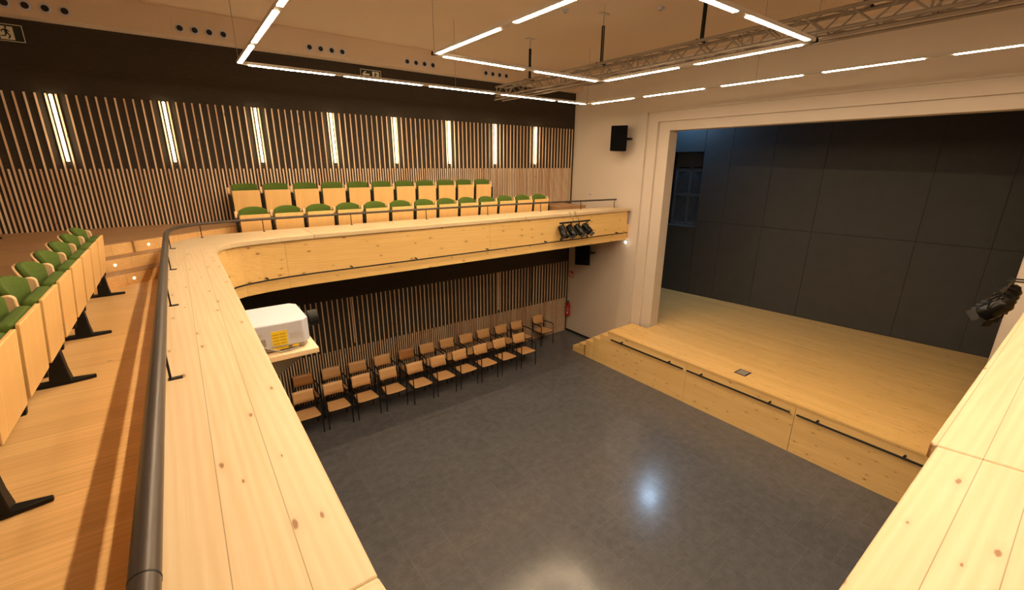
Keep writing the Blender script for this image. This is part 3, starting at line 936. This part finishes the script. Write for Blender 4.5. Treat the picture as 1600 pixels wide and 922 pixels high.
fsn = thing('fire_sign', 'small red fire extinguisher sign on the cream wall', 'sign', (XS, 10.33, Z(-3.56)), PI / 2)
flat([(-.10, -.11), (.10, -.11), (.10, .11), (-.10, .11)], -0.0, .006).build('sign_plate', M['sign_red'], fsn)
m = MB()
flat([(.02, -.085), (.065, -.085), (.065, .04), (.055, .055), (.03, .055), (.02, .04)], .006, .009, m)
flat([(.03, .06), (.055, .06), (.055, .08), (.03, .08)], .006, .009, m)
flat([(-.075, -.085), (-.02, -.085), (-.03, -.04), (-.01, .0), (-.03, .05), (-.05, .0), (-.075, -.03)], .006, .009, m)
m.build('symbol', M['sign_white'], fsn)

# ------------------------------------------------------------------ fire extinguisher
fe = thing('fire_extinguisher', 'red fire extinguisher hung on the cream wall by the slats', 'fire extinguisher', (XS - .085, 10.33, Z(-5.02)))
MB().lathe([(.05, 0), (.072, .012), (.075, .04), (.075, .40), (.062, .45), (.03, .475), (.022, .49)], 20).build('cylinder', M['red'], fe, smooth=True)
MB().lathe([(.020, .488), (.022, .52), (.012, .53)], 12).build('valve', M['black'], fe)
MB().box((-.10, -.010, .525), (.02, .010, .540)).build('handle', M['black'], fe)
MB().tube([(-.02, -.01, .51), (-.06, -.05, .48), (-.075, -.055, .40), (-.078, -.05, .15)], .009, 8).build('hose', M['black'], fe, smooth=True)
m = MB()
for jz in range(4): m.lathe([(.0755, .13 + .06 * jz), (.0765, .135 + .06 * jz), (.0765, .165 + .06 * jz), (.0755, .17 + .06 * jz)], 20)
sec = MB()
for jz, (wd_, hz) in enumerate(((.04, .06), (.06, .02), (.05, .035), (.06, .02), (.035, .03))):
    z0 = .10 + jz * .06
    a0 = PI + .5
    da = wd_ / .0765
    vs = []
    for i in range(5):
        a_ = a0 - da / 2 + da * i / 4
        for z_ in (z0, z0 + hz): vs.append((.0768 * math.cos(a_), .0768 * math.sin(a_), z_))
    sec.add(vs, [(2 * i, 2 * i + 2, 2 * i + 3, 2 * i + 1) for i in range(4)])
sec.build('print', M['sign_white'], fe)
MB().box((.06, -.03, .30), (.085, .03, .36)).build('wall_bracket', M['black'], fe)

# ------------------------------------------------------------------ wall sockets
for lab, y, z in (('small white socket low on the cream wall near the extinguisher', 9.63, -5.27), ('small white switch plate on the cream wall above the gallery rail', 9.66, -.90)):
    t = thing('wall_socket', lab, 'socket', (XS, y, Z(z)))
    MB().box((-.012, -.042, -.042), (0, .042, .042)).build('plate', M['white'], t, bevel=.004)
    MB().lathe([(.026, 0), (.026, .004), (.02, .005)], 16, T(-.012, 0, 0) @ RY(-PI / 2)).build('insert', M['grey'], t)

# ------------------------------------------------------------------ loudspeakers
def speaker(label, loc, aim, tilt, w, d, h):
    t = thing('wall_speaker', label, 'loudspeaker', loc)
    t.rotation_euler = (tilt, 0, aim)
    ta = .55
    body = [(-w / 2, -d / 2), (w / 2, -d / 2), (w / 2 * ta, d / 2), (-w / 2 * ta, d / 2)]
    MB().prism(body, -h / 2, h / 2).build('cabinet', M['speaker'], t, bevel=.006)
    MB().box((-w / 2 + .015, -d / 2 - .012, -h / 2 + .015), (w / 2 - .015, -d / 2 + .001, h / 2 - .015)).build('grille', M['speaker'], t, bevel=.004)
    return t

s1 = speaker('black loudspeaker on the cream wall above the gallery rail', (9.86, 8.36, Z(.66)), math.radians(-62), 0, .44, .40, .64)
s2 = speaker('black tilted loudspeaker under the gallery on the cream wall', (9.80, 9.46, Z(-2.66)), math.radians(-50), math.radians(14), .46, .40, .62)
for t, loc in ((s1, (9.86, 8.36, Z(.66))), (s2, (9.80, 9.46, Z(-2.66)))):
    inv = (Matrix.Translation(loc) @ t.rotation_euler.to_matrix().to_4x4()).inverted()
    p0 = inv @ Vector((XS, loc[1] - .12, loc[2]))
    p1 = inv @ Vector((XS - .12, loc[1] - .16, loc[2]))
    m = MB().tube([p0, p1, (0, .17, 0)], .028, 8)
    m.build('wall_arm', M['black'], t)

# ------------------------------------------------------------------ spotlight bars on the gallery fronts
def lamp_bar(label, y, sgn, zbar, xs_):
    """black crossbar hung over the parapet lip; sgn: direction to the parapet (+1 when the parapet lies at +y)"""
    t = thing('spotlight_bar', label, 'lamp bar', (0, 0, 0))
    x0, x1 = xs_[0] - .1, xs_[-1] + .1
    MB().tube([(x0, y, zbar), (x1, y, zbar)], .022, 10).build('crossbar', M['black'], t, smooth=True)
    for x in ((x0 + x1) / 2 - .08, (x0 + x1) / 2 + .10):
        m = MB()
        yl = (8.03 if sgn > 0 else .238) - sgn * .014
        m.tube([(x, y, zbar), (x, y, Z(ZCAP) - .12), (x, yl, Z(ZCAP) - .10), (x, yl, Z(ZCAP) - .01), (x, yl + sgn * .0, Z(ZCAP) + .012), (x, yl + sgn * .06, Z(ZCAP) + .012)], .010, 8)
        m.build('hook', M['steel'] if sgn > 0 else M['black'], t, smooth=True)
    return t

def spot(label, group, loc, rz, tilt):
    t = thing('stage_spotlight', label, 'spotlight', loc, rz, group)
    mx = T(0, 0, -.155) @ RX(PI / 2 + tilt)
    MB().lathe([(.055, -.15), (.082, -.12), (.086, .02), (.094, .03), (.094, .13), (.088, .135)], 20, mx).build('housing', M['gloss_black'], t, smooth=True)
    MB().lathe([(.082, .128), (.070, .140), (.03, .148)], 18, mx).build('lens', M['lens'], t, smooth=True)
    m = MB()
    m.tube([(-.105, 0, -.155), (-.108, 0, -.03), (-.06, 0, -.005), (.06, 0, -.005), (.108, 0, -.03), (.105, 0, -.155)], .009, 8)
    m.tube([(0, 0, -.01), (0, 0, .05)], .018, 8)
    m.build('yoke', M['black'], t, smooth=True)
    b = MB()
    for q in range(4):
        a = q * PI / 2
        m2 = mx @ RZ(a) @ T(0, .10, .135) @ RX(-.55)
        b.box((-.065, 0, 0), (.065, .004, .07), m2)
    b.build('barn_doors', M['black'], t)
    MB().tube([(0, 0, -.02), (.03, .04, -.08), (.03, .08, -.05)], .006, 6).build('cable', M['black'], t)
    return t

xs_f = [7.43, 7.71, 7.99, 8.27]
lamp_bar('black lamp bar hooked over the far parapet beneath the handrail end', 7.90, 1, Z(-1.385), xs_f)
for q, x in enumerate(xs_f):
    spot('black stage spotlight on the far gallery bar, %s from the speaker end' % ORD[3 - q], 'spotlights on the far gallery bar', (x, 7.90, Z(-1.43)), math.radians((20, 38, 45, 62)[q]), math.radians((62, 55, 52, 48)[q]))
xs_n = [7.40, 7.68, 7.96, 8.24]
lamp_bar('black lamp bar on the parapet side opposite the seats', .53, -1, Z(-1.38), xs_n)
for q, x in enumerate(xs_n):
    spot('black stage spotlight beside the parapet near the dark stage wall, %s along its bar' % ORD[q], 'spotlights on the opposite bar', (x, .53, Z(-1.425)), math.radians((150, 140, 135, 130)[q]), math.radians((45, 50, 52, 55)[q]))

# small lit wall lamp under the end of the far gallery
dl = thing('wall_lamp', 'small bright lamp on the cream wall just under the far gallery end', 'wall lamp', (XS, 8.14, Z(-2.16)))
mx = RY(-PI / 2)
MB().lathe([(.055, 0), (.055, .02), (.045, .028)], 20, mx).build('base', M['white'], dl, smooth=True)
MB().lathe([(.038, .026), (.036, .045), (.024, .058), (.008, .062)], 18, mx).build('bulb', M['spotlit'], dl, smooth=True)

# ------------------------------------------------------------------ projector and its shelf
shf = thing('projector_shelf', 'pale birch shelf fixed to the gallery front beneath the projector', 'shelf', (.245, 4.03, Z(-1.50)))
MB().box((0, -.30, -.045), (.50, .30, 0)).build('board', M['shelf'], shf, bevel=.004)
for y in (-.22, .22):
    MB().prism([(0, -.045), (.40, -.045), (.40, -.06), (.02, -.30), (0, -.30)], -.012, .012, T(0, y, 0) @ RX(PI / 2)).build('bracket', M['steel'], shf)
pj = thing('projector', 'white video projector with black lens and yellow warning label on its shelf', 'projector', (.245, 4.05, Z(-1.50)))
BX, BY0, BY1 = .463, -.25, .29
MB().prism([(.01, BY0 + .03), (.03, BY0), (BX - .05, BY0), (BX, BY0 + .06), (BX, BY1 - .06), (BX - .05, BY1), (.03, BY1), (.01, BY1 - .03)], .045, .250).build('case', M['white'], pj, bevel=.012, seg=3)
MB().prism([(.03, BY0 + .02), (BX - .05, BY0 + .02), (BX - .02, BY0 + .07), (BX - .02, BY1 - .07), (BX - .05, BY1 - .02), (.03, BY1 - .02)], .015, .046).build('underside', M['grey'], pj)
MB().lathe([(.062, 0), (.062, .02), (.055, .03), (.055, .05), (.072, .055), (.072, .13), (.066, .135)], 22, T(BX - .005, .06, .145) @ RY(PI / 2)).build('lens_barrel', M['black'], pj, smooth=True)
MB().lathe([(.060, 0), (.045, .006)], 20, T(BX + .128, .06, .145) @ RY(PI / 2)).build('lens_glass', M['lens'], pj)
for x in (.08, BX - .10):
    for y in (BY0 + .08, BY1 - .08): MB().lathe([(.018, 0), (.018, .016)], 12, T(x, y, 0)).build('foot', M['black'], pj)
yl = MB().box((.17, BY0 - .003, .062), (.285, BY0 + .001, .185)).build('warning_label', M['yellow'], pj)
m = MB()
for q in range(8): m.box((.178 + (q % 2) * .052, BY0 - .005, .075 + .026 * (q // 2)), (.222 + (q % 2) * .052, BY0 - .003, .085 + .026 * (q // 2)))
m.build('label_print', M['yellow_print'], yl)
MB().box((.17, BY0 + .015, .018), (.285, BY0 + .021, .042)).build('warning_label', M['yellow'], pj)
MB().box((.315, BY0 + .015, .020), (.365, BY0 + .021, .040)).build('warning_label', M['yellow'], pj)
m = MB()
for q in range(5): m.box((.305, BY0 - .002, .10 + .012 * q), (.40 - .012 * (q % 3), BY0 + .001, .104 + .012 * q))
for q in range(4): m.box((.05, BY0 - .002, .155 + .009 * q), (.11, BY0 + .001, .159 + .009 * q))
m.build('case_print', M['print'], pj)
MB().box((.05, BY0 - .002, .07), (.125, BY0 + .001, .135)).build('connector_panel', M['grey'], pj)
MB().tube([(.09, BY0 - .005, .09), (.11, BY0 - .03, .07), (.22, BY0 - .02, .014), (.30, BY0 - .01, .010), (.36, BY0 + .02, .008)], .007, 8).build('cable', M['grey'], pj, smooth=True)

# ------------------------------------------------------------------ floor box on the stage, floodlight over the stage, added blue fill light
fb = thing('floor_box', 'small black socket hatch let into the stage boards', 'floor box', (9.62, 4.12, st))
MB().box((-.15, -.13, 0), (.15, .13, .006)).build('frame', M['black'], fb, bevel=.003)
MB().box((-.12, -.10, .006), (.12, .10, .009)).build('lid', M['grey'], fb, bevel=.002)
fd = thing('unseen_floodlight', 'bluish floodlight high at the back corner of the stage', 'floodlight', (14.02, 8.9, Z(2.35)))
MB().box((-.25, -.10, -.02), (.25, .14, .16)).build('housing', M['black'], fd, bevel=.01)
MB().box((-.13, -.05, -.035), (.13, .07, -.02)).build('lens', M['blue'], fd)
MB().tube([(0, 0, .16), (0, 0, .95)], .02, 8).build('hanger_pipe', M['black'], fd)

fd2 = thing('unseen_floodlight', 'added unseen blue fill light turned to the shuttered window wall', 'floodlight', (13.35, 9.3, Z(1.75)))  # added out of view above the stage frame, only to tint the back wall blue
mx = RY(math.radians(-62))
MB().box((-.10, -.25, -.02), (.10, .25, .14), mx).build('housing', M['black'], fd2, bevel=.01)
MB().box((-.08, -.22, -.03), (.08, .22, -.02), mx).build('lens', M['wall_fill'], fd2)
MB().tube([(-.06, 0, .06), (-.06, 0, 1.55)], .02, 8).build('hanger_pipe', M['black'], fd2)

# ------------------------------------------------------------------ small ceiling fittings
for lab, x, y in (('small round detector on the ceiling beyond the small lit square', 5.75, 6.25), ('tiny ceiling detector between the truss hangers', 6.9, 5.2)):
    t = thing('smoke_detector', lab, 'detector', (x, y, Z(ZC)))
    MB().lathe([(.03, -.045), (.05, -.035), (.055, -.012), (.06, 0)], 18).build('housing', M['white'], t, smooth=True)
    MB().lathe([(.02, -.052), (.028, -.045)], 12).build('sensor', M['grey'], t)
